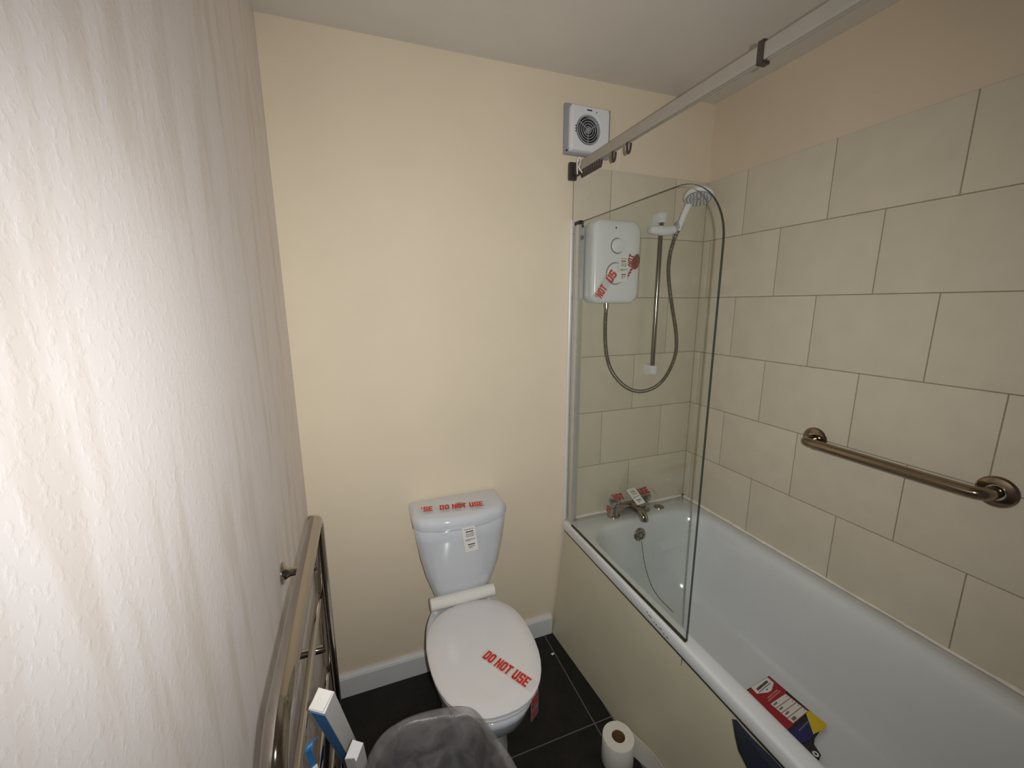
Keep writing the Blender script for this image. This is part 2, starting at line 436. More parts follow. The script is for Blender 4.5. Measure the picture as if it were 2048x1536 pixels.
# capped tap hole on the rim by the corner
mb = MB(); mb.lathe([(0, .004), (.012, .0045), (.020, .004), (.024, .002), (.025, 0)], (1.532, -.058, BZ), (0, 0, 1), 28)
hc = part('hole_cover', mb, M_steel, bath); hc['label'] = 'round chrome cap over a spare tap hole'
mb = MB(); mb.lathe([(0, .0062), (.005, .006), (.006, .004)], (1.534, -.058, BZ), (0, 0, 1), 14); part('cap_screw', mb, M_brown, hc)

# side panel: slightly twisted plastic sheet tucked under the rim
mb = MB()
def pan(y, z):
    t = max(0, min(1, z / .545)); xb = 0.985 - 0.083 * y; xt = 1.046
    return xb * (1 - t) + xt * t + .004 * math.sin(PI * t)
A = []; B = []
NY, NZ = 14, 8
vs = []; fs = []
for s_ in (0, 1):
    for i in range(NY + 1):
        for j in range(NZ + 1):
            y = -0.008 - 1.68 * i / NY; z = 0.001 + .548 * j / NZ
            vs.append((pan(y, z) + s_ * .004, y, z))
o2 = (NY + 1) * (NZ + 1)
for s_ in (0, 1):
    for i in range(NY):
        for j in range(NZ):
            a = s_ * o2 + i * (NZ + 1) + j; fs.append((a, a + 1, a + NZ + 2, a + NZ + 1))
for i in range(NY):
    for j in (0, NZ):
        a = i * (NZ + 1) + j; fs.append((a, a + NZ + 1, a + NZ + 1 + o2, a + o2))
for j in range(NZ):
    for i in (0, NY):
        a = i * (NZ + 1) + j; fs.append((a, a + 1, a + 1 + o2, a + o2))
mb.add(vs, fs)
pn = part('side_panel', mb, M_panel, bath); pn['label'] = 'plain cream plastic side panel'
mb = MB(); mb.tube([(1.0430, -.744, .528), (1.0415, -.744, .512), (1.0400, -.7445, .496)], [.0014, .001, .0003], 6)
part('dirt_run', mb, M_dirt_gap, pn)
# dark-coloured strip standing in for the shaded gap between panel and rim lip
mb = MB(); mb.box((1.0405, -1.68, .522), (1.052, -.008, .5295)); part('lip_shade_strip', mb, M_dirt_gap, pn, smooth=False)

# worn dark marks on the face of the rim
mb = MB(); rnd = random.Random(21)
for k in range(9):
    y = -.585 - .012 * k + rnd.uniform(-.004, .004); z = .556 - .0012 * k + rnd.uniform(-.003, .003); l_ = rnd.uniform(.004, .010)
    mb.prism([(1.0357, y, z), (1.0357, y - l_, z - .0015), (1.0357, y - l_ * .9, z + .0015), (1.0357, y - l_ * .3, z + .003)], (.0006, 0, 0))
st = part('rim_stain', mb, M_dirt_gap, bath, smooth=False); st['kind'] = 'stuff'

# silicone beads between bath and tiles
def bead(name, p, q, axis, n=60):
    p, q = Vector(p), Vector(q); rnd = random.Random(5); pts = []; rr = []
    for i in range(n + 1):
        t = i / n; pts.append(p.lerp(q, t) + Vector((0, 0, rnd.uniform(-.0008, .0012)))); rr.append(.0056 + rnd.uniform(-.0012, .0016) + .0015 * math.sin(9 * t))
    b_ = MB(); b_.tube(pts, rr, 8); o = struct(name, b_, M_sil); return o
bead('trim_2', (W - .003, -1.70, BZ + .001), (W - .003, -.002, BZ + .001), 0)
bead('trim_3', (1.06, -.004, BZ + .001), (W - .003, -.004, BZ + .001), 0, 30)
mb = MB(); mb.lathe([(0, .010), (.006, .008), (.009, .002), (.010, 0)], (W - .006, -.007, BZ + .001), (0, 0, 1), 10)
struct('trim_4', mb, M_dirt_gap)

# ------------------------------------------------------------------ shower screen
SX = 1.050; SY0, SY1, SZ0, SZ1 = -0.050, -0.748, 0.581, 1.858; RC = 0.165
scr = thing('shower_screen', 'clear glass shower screen with one rounded corner on the bath edge', 'shower screen', (SX, -.4, SZ0))
def outline(in_=0.0):
    o = [(SY0, SZ0 + in_), (SY1 + in_, SZ0 + in_)]
    for i in range(17):
        a = PI - i / 16 * PI / 2
        o.append((SY1 + in_ + (RC - in_) + (RC - in_) * math.cos(a), SZ1 - RC + (RC - in_) * math.sin(a)))
    o.append((SY0, SZ1 - in_)); return o
mb = MB(); mb.prism([(SX - .003, y, z) for y, z in outline(.0006)], (.006, 0, 0)); part('glass_pane', mb, M_glass, scr, smooth=False)
mb = MB(); oo = outline()[1:]; ii = outline(.0016)[1:]
for k in range(len(oo) - 1):
    a, b_, c, d_ = oo[k], oo[k + 1], ii[k + 1], ii[k]
    mb.prism([(SX - .0031, p[0], p[1]) for p in (a, b_, c, d_)], (.0062, 0, 0))
part('glass_edge', mb, M_edge, scr, angle=60)
mb = MB()
mb.box((SX + .004, -.020, .577), (SX + .046, -0.002, 1.852), .002)
mb.box((SX + .010, -.030, .577), (SX + .024, -.018, 1.852), .003)
part('wall_profile', mb, M_alu, scr, smooth=True)
mb = MB(); mb.tube([(SX + .004, -.044, .590), (SX + .004, -.044, 1.85)], .0085, 14); mb.box((SX - .006, -.062, .590), (SX + .007, -.040, 1.85), .002)
part('hinge_profile', mb, M_alu, scr)
mb = MB(); mb.box((SX - .006, -.070, 1.850), (SX + .012, -.026, 1.864), .003); mb.box((SX + .008, -.036, 1.852), (SX + .030, -.016, 1.860), .002); mb.box((SX + .028, -.024, 1.848), (SX + .040, -.010, 1.858), .002)
part('top_cap', mb, M_black, scr)
mb = MB(); mb.lathe([(0, .006), (.006, .006), (.008, .003), (.008, 0)], (SX + .003, -.072, 1.80), (1, 0, 0), 14); part('glass_clip', mb, M_rub, scr)
mb = MB(); mb.box((SX - .0045, SY1 + .003, .5745), (SX + .003, SY0 - .012, SZ0 + .001), .002); part('bottom_seal', mb, M_dirt_gap, scr, smooth=False)

# ------------------------------------------------------------------ toilet
TX = 0.523
toi = thing('toilet', 'white close-coupled toilet with its lid down, against the cream wall', 'toilet', (TX, -0.33, 0))
def egg(cx, y0, y1, hw, z, n=40, back=0.55, flat=0.0):
    """lid shaped ring: y0 rear, y1 front"""
    out = []; L_ = y0 - y1; ym = y1 + L_ * back
    for i in range(n):
        a = 2 * PI * i / n; ca, sa = math.cos(a), math.sin(a)
        if sa <= 0: y = ym + (ym - y1) * math.copysign(abs(sa) ** (2 / 2.35), sa); x = hw * math.copysign(abs(ca) ** (2 / 2.35), ca)
        else:
            y = ym + (y0 - ym) * (abs(sa) ** (1 - flat * .45)); x = hw * math.copysign(abs(ca) ** (1 - flat * .5), ca)
        out.append(Vector((cx + x, y, z)))
    return out
mb = MB()
mb.loft([egg(TX, -.09, -.50, .105, 0.0, flat=.8), egg(TX, -.09, -.50, .105, .012, flat=.8), egg(TX, -.09, -.495, .098, .03, flat=.8), egg(TX, -.09, -.475, .090, .12, flat=.8), egg(TX, -.085, -.49, .098, .18, flat=.7),
         egg(TX + .002, -.08, -.565, .138, .25, flat=.5), egg(TX + .003, -.075, -.615, .157, .32, flat=.3), egg(TX + .004, -.07, -.634, .164, .37, flat=.2), egg(TX + .004, -.07, -.640, .167, .390, flat=.2), egg(TX + .004, -.07, -.633, .160, .398, flat=.2)])
part('bowl', mb, M_ceramic, toi, angle=60)
mb = MB(); mb.loft([egg(TX + .005, -.185, -.632, .164, .4002, flat=.4), egg(TX + .005, -.180, -.640, .1715, .4045, flat=.4), egg(TX + .005, -.180, -.640, .1715, .412, flat=.4), egg(TX + .005, -.185, -.635, .166, .4155, flat=.4)])
part('seat', mb, M_seat, toi, angle=50)
mb = MB(); mb.loft([egg(TX + .0055, -.188, -.638, .170, .4175, flat=.42), egg(TX + .0055, -.184, -.644, .1765, .421, flat=.42), egg(TX + .0055, -.184, -.644, .1765, .430, flat=.42), egg(TX + .0055, -.189, -.638, .171, .4345, flat=.42),
                    egg(TX + .0055, -.22, -.60, .138, .4362, flat=.42), egg(TX + .0055, -.3, -.48, .05, .4368)])
lid = part('lid', mb, M_seat, toi, angle=50)
mb = MB(); mb.tube([(TX - .126, -.163, .440), (TX - .124, -.163, .440), (TX + .124, -.163, .440), (TX + .126, -.163, .440)], [.020, .0235, .0235, .020], 20)
part('hinge_cover', mb, M_paper, toi)
for sx in (-1, 1):
    mb = MB(); mb.lathe([(.011, 0), (.011, .03), (.008, .034), (0, .034)], (TX + sx * .105, -.150, .392), (0, 0, 1), 14); part('hinge_bolt', mb, M_plast, toi)
def cis(hw, yf, z, bow, yb=-.004, r=.03):
    out = []
    n = 14
    for i in range(n + 1):      # front, bowed
        t = -1 + 2 * i / n
        e = max(0, abs(t) - .86) / .14
        out.append(Vector((TX + .010 + hw * t, yf - bow * (1 - t * t) + r * (1 - math.sqrt(max(0, 1 - e * e))) * 1.0, z)))
    for i in range(3): out.append(Vector((TX + .010 + hw * (1.0 - .0 * i), (yf + r) * (1 - (i + 1) / 3) + yb * ((i + 1) / 3), z)))
    out.append(Vector((TX + .010, yb, z)))
    for i in range(3): out.append(Vector((TX + .010 - hw, yb * (1 - i / 3) + (yf + r) * (i / 3), z)))
    return out
mb = MB()
mb.loft([cis(.100, -.120, .402, .010, r=.02), cis(.108, -.128, .425, .012), cis(.122, -.140, .480, .014, r=.014), cis(.142, -.148, .545, .018, r=.014), cis(.158, -.149, .62, .028, r=.014), cis(.168, -.152, .69, .034, r=.014), cis(.173, -.154, .739, .038, r=.014), cis(.172, -.153, .7405, .038, r=.014), cis(.164, -.145, .741, .036, r=.014), cis(.164, -.145, .752, .036, r=.014)])
part('cistern', mb, M_ceramic, toi, angle=50)
mb = MB()
mb.loft([cis(.172, -.152, .7455, .038, r=.02), cis(.178, -.158, .747, .040, r=.024), cis(.180, -.160, .764, .041, r=.026), cis(.178, -.158, .778, .041, r=.03), cis(.171, -.152, .787, .040, r=.035), cis(.160, -.141, .791, .036, yb=-.02, r=.05)])
part('cistern_lid', mb, M_ceramic, toi, angle=40)
mb = MB(); mb.lathe([(0, .006), (.014, .0055), (.019, .003), (.020, 0)], (TX + .012, -.10, .7905), (0, 0, 1), 22); part('flush_button', mb, M_chrome, toi)

# tape and label on the toilet
t = thing('warning_tape', 'clear tape lettered DO NOT USE in red across the top of the cistern lid', 'tape', (.50, -.13, .7975), 'warning tapes')
e1 = Vector((1, -.16, 0)).normalized(); e2 = Vector((.16, 1, 0)).normalized()
P0 = Vector((.372, -.118, .7985))
part('film', sheet(P0, e1, e2, .272, .044, .0005), M_tape, t, smooth=False)
mb = MB(); letters(mb, "'SE", P0 + e1 * .012 + e2 * .004 + Vector((0, 0, .0007)), e1, e2, .036, .80); letters(mb, 'DO NOT USE', P0 + e1 * .082 + e2 * .004 + Vector((0, 0, .0007)), e1, e2, .036, .82)
part('red_lettering', mb, M_red, t, smooth=False)
t = thing('warning_tape', 'clear tape lettered DO NOT USE in red slanting over the toilet lid', 'tape', (.58, -.5, .438), 'warning tapes')
P0 = Vector((.514, -.451, .4382)); e1 = (Vector((.6165, -.6165, .4382)) - P0).normalized(); e2 = Vector((-e1.y, e1.x, 0))
part('film', sheet(P0 - e1 * .010 - e2 * .004, e1, e2, .203, .042, .0004), M_tape, t, smooth=False)
mb = MB(); letters(mb, 'DO NOT USE', P0 + Vector((0, 0, .0006)), e1, e2, .034, .905); part('red_lettering', mb, M_red, t, smooth=False)
Pm = Vector((.6105, -.6265, .434)); nn_ = Vector((.55, -.835, 0)).normalized(); s1 = Vector((0, 0, -1)); s2 = nn_.cross(s1) * 1
s2 = Vector((.835, .55, 0)).normalized()
mb = sheet(Pm - s2 * .004 + nn_ * .001, s1, s2, .085, .040, .0004); part('loose_end', mb, M_tape, t, smooth=False)
mb = MB(); letters(mb, 'DO', Pm + s1 * .008 + nn_ * .0018, s1, s2, .030, 1.0); letters(mb, 'N', Pm + s1 * .060 + nn_ * .0018, s1, s2, .030, 1.0)
part('red_lettering', mb, M_dred, t, smooth=False)
paper_label('paper_label', 'small white printed label hanging on the front of the toilet cistern', Vector((.5275, -.2025, .655)), Vector((1, -.02, .04)), Vector((-.12, -0.015, 1)), .050, .100)

# ------------------------------------------------------------------ electric shower
sh = thing('electric_shower', 'white electric shower box with two dials on the end wall', 'electric shower', (1.2, -.04, 1.7))
def shring(x0, x1, z0, z1, y, r): return [Vector((p.x, y, p.y)) for p in rrect(x0, z0, x1, z1, 0, r, 8)]
mb = MB()
mb.loft([shring(1.104, 1.322, 1.552, 1.872, -.0015, .03), shring(1.100, 1.322, 1.552, 1.874, -.012, .035), shring(1.098, 1.320, 1.550, 1.874, -.074, .04), shring(1.101, 1.316, 1.553, 1.870, -.086, .042), shring(1.110, 1.306, 1.562, 1.858, -.0925, .042), shring(1.15, 1.27, 1.60, 1.82, -.0945, .04)])
part('casing', mb, M_plast, sh, angle=60)
def dial(c, r, ptr):
    mb = MB(); mb.lathe([(r + .0025, -.002), (r + .0025, .0015), (r - .0005, .0018)], c, (0, -1, 0), 36); k = part('dial', mb, M_rub, sh)
    mb = MB(); mb.lathe([(r - .001, 0), (r - .001, .009), (r - .004, .0125), (0, .0135)], c, (0, -1, 0), 36); kn = part('knob_face', mb, M_plast, k)
    R_ = Matrix.Rotation(ptr, 3, 'Y'); mb = MB(); mb.box(Vector(c) + Vector((-.006, -.019, -r * .75)), Vector(c) + Vector((.006, -.011, r * .75)), .003, rot=R_); part('pointer', mb, M_plast, k)
dial((1.201, -.0935, 1.773), .028, .7); dial((1.197, -.0935, 1.667), .041, -.5)
mb = MB(); mb.lathe([(0, .0025), (.003, .002), (.0035, 0)], (1.193, -.0935, 1.841), (0, -1, 0), 12); part('power_light', mb, M_black, sh)
mb = MB(); bars(mb, (1.270, -.0905, 1.841), (1, 0, 0), (0, 0, 1), words(0, .026, 0, .006, random.Random(1), gap=.0008)); part('maker_mark', mb, M_ink, sh, smooth=False)
mb = MB(); mb.lathe([(.010, 0), (.010, .022), (.008, .024), (.0, .024)], (1.186, -.058, 1.553), (0, 0, -1), 16); part('hose_outlet', mb, M_chrome, sh)
# tape and label on it
t = thing('warning_tape', 'red lettered tape slanting across the front of the electric shower', 'tape', (1.2, -.1, 1.65), 'warning tapes')
yf = -.0962
e1 = Vector((.53, 0, .80)).normalized(); e2 = Vector((-.80, 0, .53)).normalized()
P0 = Vector((1.130, yf, 1.560))
mb = MB(); letters(mb, "'NOT", P0, e1, e2, .034, .78); letters(mb, 'US', P0 + e1 * .080 + Vector((-.002, -.014, 0)), e1, e2, .036, 1.0); part('red_lettering', mb, M_red, t, smooth=False)
part('film', sheet(P0 - e1 * .01 - e2 * .004 + Vector((0, .0006, 0)), e1, e2, .115, .044, .0004), M_tape, t, smooth=False)
P1 = Vector((1.262, yf + .002, 1.700)); f1 = Vector((.32, 0, 1)).normalized(); f2 = Vector((-1, 0, .32)).normalized()
mb = MB(); letters(mb, 'NOT', P1 + Vector((.010, 0, -.006)), f1, f2, .026, 1.0)
for k in range(5):
    a = Vector((1.240 + .012 * k * .6, yf, 1.640 + .012 * k)); mb.prism([a, a + Vector((.016, 0, .006)), a + Vector((.018, 0, .014)), a + Vector((.006, 0, .010))], (0, -.0006, 0))
part('torn_lettering', mb, M_dred, t, smooth=False)
bm = bmesh.new(); bmesh.ops.create_icosphere(bm, subdivisions=3, radius=1); rnd = random.Random(4)
for v in bm.verts:
    k = 1 + rnd.uniform(-.10, .10); v.co = Vector((v.co.x * .018 * k, v.co.y * .010 * k, v.co.z * .030 * k)); v.co = Matrix.Rotation(.3, 3, 'Y') @ v.co + Vector((1.292, -.096, 1.715))
mb = MB(); mb.bm(bm); part('crumpled_end', mb, M_tapebrown, t, smooth=False)
mb = MB(); letters(mb, 'SE', Vector((1.287, -.109, 1.692)), f1, f2, .020, .9); part('red_lettering', mb, M_dred, t, smooth=False)
paper_label('paper_label', 'small white printed label on the electric shower between its dial and tape', Vector((1.201, -.1125, 1.634)), Vector((1, 0, 0.02)), Vector((-.02, 0, 1)), .042, .098)

# riser rail, slider and handset
ris = thing('shower_rail', 'slim chrome riser rail with white sliding holder beside the shower box', 'shower rail', (1.446, -.05, 1.25))
mb = MB(); mb.tube([(1.446, -.050, 1.268), (1.446, -.050, 1.892)], .0095, 16); part('pole', mb, M_hose, ris)
for zz in (1.256, 1.902):
    mb = MB(); mb.box((1.432, -.064, zz - .020), (1.460, -.020, zz + .020), .006); mb.box((1.436, -.030, zz - .026), (1.474, -.002, zz + .020), .005); part('rail_bracket', mb, M_plast, ris)
mb = MB(); pts = [(1.372, -.070, 1.846), (1.39, -.072, 1.847), (1.446, -.072, 1.846), (1.486, -.078, 1.852), (1.500, -.082, 1.858)]
mb.tube(pts, [.013, .018, .021, .019, .015], 16); part('sliding_holder', mb, M_plast, ris)
mb = MB(); mb.lathe([(.016, -.012), (.019, 0), (.018, .014), (.013, .022)], (1.500, -.088, 1.862), (.30, -.45, 1), 18); part('holder_socket', mb, M_grey, ris)

hs = thing('hand_shower', 'white hand shower head tilted in the riser rail holder', 'hand shower', (1.500, -.095, 1.87))
HC = Vector((1.503, -.188, 1.962)); hn = Vector((-.25, -.26, -.93)).normalized()
mb = MB(); hp = smooth_path([(1.500, -.092, 1.850), (1.502, -.106, 1.885), (1.504, -.125, 1.925), (1.505, -.150, 1.958), (1.504, -.175, 1.972)], 2)
mb.tube(hp, [.011 + .004 * i / len(hp) for i in range(len(hp))], 16); part('handle', mb, M_plast, hs)
mb = MB(); mb.lathe([(0, -.028), (.022, -.026), (.042, -.018), (.052, -.006), (.055, .004), (.053, .010), (.048, .012)], HC, hn, 36, ); part('head_shell', mb, M_plast, hs)
mb = MB(); mb.lathe([(.048, .011), (.044, .0125), (.0, .014)], HC, hn, 36); fc = part('spray_face', mb, M_grey, hs)
u = hn.orthogonal().normalized(); v = hn.cross(u); mb = MB()
for ring, cnt in ((.014, 6), (.026, 12), (.038, 18)):
    for k in range(cnt):
        a = 2 * PI * k / cnt; mb.lathe([(.0028, .012), (.0022, .0165), (0, .017)], HC + ring * (math.cos(a) * u + math.sin(a) * v), hn, 8)
nz_ = part('spray_nozzle', mb, M_plast, fc); nz_['kind'] = 'stuff'

# hose with its ribs
hp = smooth_path([(1.186, -.058, 1.530), (1.183, -.058, 1.461), (1.190, -.058, 1.357), (1.222, -.055, 1.262), (1.310, -.050, 1.178), (1.410, -.048, 1.152), (1.512, -.050, 1.190), (1.572, -.055, 1.307), (1.565, -.058, 1.409), (1.520, -.062, 1.542), (1.483, -.068, 1.670), (1.478, -.076, 1.755), (1.492, -.084, 1.822), (1.499, -.090, 1.845)], 3)
dense = []
for a, b_ in zip(hp, hp[1:]):
    n = max(1, int((b_ - a).length / .0018))
    for i in range(n): dense.append(a.lerp(b_, i / n))
dense.append(hp[-1])
mb = MB(); mb.tube(dense, [.0082 if i % 3 else .0062 for i in range(len(dense))], 12); mb.org = (1.37, -.055, 1.53)
tag(part('shower_hose', mb, M_hose, angle=80), 'ribbed chrome shower hose hanging in a long loop on the end wall', 'hose')

# ------------------------------------------------------------------ bath mixer tap
tap = thing('bath_tap', 'chrome bath mixer tap on the rim, wrapped in red lettered tape', 'tap', (1.36, -.055, BZ))
mb = MB()
for x in (1.275, 1.445): mb.lathe([(.030, 0), (.030, .006), (.022, .010), (.021, .040), (.019, .048), (0, .048)], (x, -.052, BZ), (0, 0, 1), 22)
mb.tube([(1.262, -.052, BZ + .036), (1.27, -.052, BZ + .036), (1.45, -.052, BZ + .036), (1.458, -.052, BZ + .036)], [.012, .020, .020, .012], 18)
part('body', mb, M_chrome, tap)
mb = MB(); mb.tube(smooth_path([(1.372, -.060, BZ + .034), (1.378, -.095, BZ + .032), (1.382, -.122, BZ + .024), (1.383, -.136, BZ + .006), (1.383, -.137, BZ - .002)], 2), .0195, 16); part('spout', mb, M_chrome, tap)
for x in (1.275, 1.445):
    mb = MB(); mb.lathe([(.012, 0), (.014, .008), (.026, .014), (.028, .034), (.024, .042), (0, .044)], (x, -.052, BZ + .046), (0, -.15, 1), 12); part('tap_handle', mb, M_chrome, tap)
t = thing('warning_tape', 'loose red lettered tape draped over the bath tap', 'tape', (1.36, -.05, .66), 'warning tapes')
path = [(1.236, -.062, .600), (1.243, -.060, .640), (1.262, -.056, .668), (1.32, -.052, .664), (1.40, -.050, .668), (1.455, -.050, .674), (1.492, -.048, .672), (1.503, -.050, .655)]
pp = smooth_path(path, 2); mb = MB(); vs = []; fs = []
for i, p in enumerate(pp):
    wv = .024 + .003 * math.sin(i * 1.7)
    q = p + Vector((0, -.006, .001)); vs += [q + Vector((0, -wv, -.010)), q + Vector((0, wv, .006)), q + Vector((0, wv, .0066)), q + Vector((0, -wv, -.0094))]
for i in range(len(pp) - 1):
    for k in range(4): fs.append((4 * i + k, 4 * i + (k + 1) % 4, 4 * i + 4 + (k + 1) % 4, 4 * i + 4 + k))
mb.add(vs, fs); part('film', mb, M_tape, t)
mb = MB()
letters(mb, 'DO', (1.2305, -.088, .612), Vector((.15, 0, 1)), Vector((0, 1, 0)), .030, .8)
letters(mb, 'NOT', (1.262, -.078, .6665), Vector((1, 0, -.06)), Vector((0, .92, .36)), .036, .85)
letters(mb, 'USE', (1.405, -.078, .668), Vector((1, 0, .1)), Vector((0, .92, .36)), .036, .82)
part('red_lettering', mb, M_dred, t, smooth=False)
paper_label('paper_label', 'small white printed label stuck slanting over the bath tap', Vector((1.370, -.098, .632)), Vector((.93, -.10, .16)), Vector((-.30, .55, .62)), .044, .082)

# ------------------------------------------------------------------ extractor fan
fan = thing('extractor_fan', 'square white extractor fan high on the back wall with round grille', 'fan', (1.10, 0, 2.2))
FX0, FX1, FZ0, FZ1 = 1.001, 1.201, 2.112, 2.288; FC = Vector((1.0925, -.034, 2.198)); FR = .053
mb = MB(); mb.box((FX0, -.012, FZ0), (FX1, PB - .001, FZ1), .004); part('backplate', mb, M_grey, fan)
mb = MB()   # front plate with a round opening
def sqpt(a, hx, hz):
    c, s_ = math.cos(a), math.sin(a); k = 1 / max(abs(c) / hx, abs(s_) / hz); return (k * c, k * s_)
cx, cz = (FX0 + FX1) / 2 + .000, (FZ0 + FZ1) / 2; n = 48; rings = []
angs = [2 * PI * i / n for i in range(n)]
def sq(y, ins): return [Vector((cx + p[0], y, cz + p[1])) for p in (sqpt(a, (FX1 - FX0) / 2 - .018 - ins, (FZ1 - FZ0) / 2 - .010 - ins) for a in angs)]
def ci(y, r): return [Vector((FC.x + r * math.cos(a), y, FC.z + r * math.sin(a))) for a in angs]
mb.loft([sq(-.010, -.001), sq(-.030, 0), sq(-.034, .003), ci(-.034, FR + .002), ci(-.030, FR - .002), ci(-.013, FR - .002)], cap0=False, cap1=False)
part('front_plate', mb, M_plast, fan, angle=40)
mb = MB(); mb.lathe([(0, 0), (FR - .001, 0)], FC + Vector((0, .0205, 0)), (0, -1, 0), 32); part('duct', mb, M_black, fan, smooth=False)
mb = MB()
for k in range(7):
    a = 2 * PI * k / 7; d1 = Vector((math.cos(a), 0, math.sin(a))); d2 = Vector((math.cos(a + .55), 0, math.sin(a + .55)))
    p = [FC + Vector((0, .012, 0)) + d1 * .014, FC + Vector((0, .016, 0)) + d2 * .014, FC + Vector((0, .018, 0)) + d2 * .042, FC + Vector((0, .011, 0)) + d1 * .042]
    mb.prism(p, (0, .001, 0))
mb.lathe([(.016, .02), (.016, .008), (.012, .005), (0, .004)], FC, (0, 1, 0), 18)
part('impeller', mb, M_blade, fan, smooth=False)
mb = MB()
for r in (.012, .021, .030, .039): mb.tube([FC + Vector((r * math.cos(a), .003, r * math.sin(a))) for a in [2 * PI * i / 36 for i in range(36)]], .0019, 6, closed=True)
mb.tube([FC + Vector((.048 * math.cos(a), .002, .048 * math.sin(a))) for a in [2 * PI * i / 36 for i in range(36)]], .0028, 6, closed=True)
for k in range(3):
    a = .5 + k * 2 * PI / 3; mb.tube([FC + Vector((0, .003, 0)), FC + Vector((.052 * math.cos(a), .003, .052 * math.sin(a)))], .0018, 6)
mb.lathe([(0, .000), (.008, .001), (.009, .004)], FC, (0, 1, 0), 16)
part('grille', mb, M_grey, fan)
mb = MB()
for k in range(3): mb.lathe([(0, .0016), (.0025, .0014), (.0025, 0)], (1.036, -.034, 2.205 - .009 * k), (0, -1, 0), 8)
part('indicator_dot', mb, M_black, fan)
mb = MB(); bars(mb, (1.082, -.0345, 2.262), (1, 0, 0), (0, 0, 1), words(0, .024, 0, .0045, random.Random(2), gap=.0006)); bars(mb, (1.122, -.0345, 2.258), (1, 0, 0), (0, 0, 1), [(0, 0, .004, .004)])
part('printed_mark', mb, M_dink, fan, smooth=False)
mb = MB(); mb.lathe([(0, .002), (.0035, .0018), (.004, 0)], (1.0105, -.012, 2.124), (0, -1, 0), 10); part('screw', mb, M_black, fan)
mb = MB(); mb.tube(smooth_path([(1.225, -.003, 2.165), (1.244, -.006, 2.160), (1.256, -.006, 2.138), (1.252, -.005, 2.108), (1.244, -.005, 2.080)], 3), .0022, 8); mb.org = (1.244, -.005, 2.08)
tag(part('cable', mb, M_plast), 'thin white cable curving down the wall from the fan to the tiles', 'cable')

# ------------------------------------------------------------------ curtain track
trk = thing('curtain_track', 'long grey shower curtain track running from the back wall under the ceiling', 'curtain track', (1.05, -.05, 2.05))
mb = MB(); prof = [(-.008, 0), (-.003, 0), (-.003, .004), (.003, .004), (.003, 0), (.008, 0), (.0085, .006), (.0085, .031), (.006, .034), (-.006, .034), (-.0085, .031), (-.0085, .006)]
mb.prism([(1.052 + a, -.040, 2.044 + b_) for a, b_ in prof], (0, -1.75, 0)); part('rail', mb, M_rail, trk, smooth=False)
mb = MB(); mb.box((1.024, -.016, 2.020), (1.058, PB - .001, 2.086), .010); mb.box((1.038, -.044, 2.034), (1.062, -.010, 2.072), .006); part('wall_bracket', mb, M_brown, trk)
mb = MB(); mb.box((1.0405, -.812, 2.038), (1.0635, -.797, 2.083), .003); part('track_clip', mb, M_brown, trk)
mb = MB(); c = [(1.036, -.055, 2.030), (1.032, -.058, 2.055), (1.031, -.060, 2.078), (1.038, -.061, 2.090), (1.046, -.062, 2.082), (1.044, -.062, 2.066), (1.036, -.060, 2.055), (1.041, -.064, 2.046), (1.050, -.066, 2.034)]
mb.tube(smooth_path(c, 3), .0024, 8); mb.org = (1.036, -.055, 2.030)
tag(part('cord', mb, M_paper), 'short knotted white cord at the wall end of the curtain track', 'cord')
def hook_mesh():
    mb = MB(); p = [(0, .006, .006), (0, .007, -.004), (0, .0065, -.016), (0, .003, -.022), (0, -.003, -.022), (0, -.0065, -.015), (0, -.007, -.006)]
    mb.tube(smooth_path(p, 2), .0029, 8); return mb
h0 = part('curtain_hook', hook_mesh(), M_brown); h0.location = (1.050, -.070, 2.048); h0.scale = (1, 1.1, 1.35)
tag(h0, 'dark brown curtain hook bunched at the wall end of the track', 'hook', 'bunched curtain hooks')
ylist = [-.085, -.100, -.115, -.130, -.145, -.160, -.175, -.192]
for y in ylist:
    h = h0.copy(); COL.objects.link(h); h.location = (1.050, y, 2.048); h.scale = (1, 1.1, 1.35)
for y, lb in ((-.272, 'dark brown curtain hook hanging alone, nearer the bunched hooks'), (-.352, 'dark brown curtain hook hanging alone, farthest from the wall')):
    h = h0.copy(); COL.objects.link(h); h.location = (1.050, y, 2.046); h['label'] = lb; h['group'] = 'single curtain hooks'; h.scale = (1.2, 1.35, 1.55)

# ------------------------------------------------------------------ grab rail
gr = thing('grab_rail', 'dull chrome grab rail fixed level on the long tiled wall', 'grab rail', (W, -.82, 1.068))
GY0, GY1, GZ = -.597, -1.050, 1.068
for y in (GY0, GY1):
    mb = MB(); mb.lathe([(.041, -.001), (.041, .003), (.037, .008), (.026, .011), (.020, .011)], (W, y, GZ), (-1, 0, 0), 32); part('flange', mb, M_steel, gr)
p = [(W - .006, GY0, GZ), (W - .030, GY0, GZ), (W - .058, GY0 - .006, GZ), (W - .066, GY0 - .034, GZ), (W - .066, (GY0 + GY1) / 2, GZ), (W - .066, GY1 + .034, GZ), (W - .058, GY1 + .006, GZ), (W - .030, GY1, GZ), (W - .006, GY1, GZ)]
mb = MB(); mb.tube(smooth_path(p, 3), .0165, 18); part('bar', mb, M_steel, gr, angle=80)

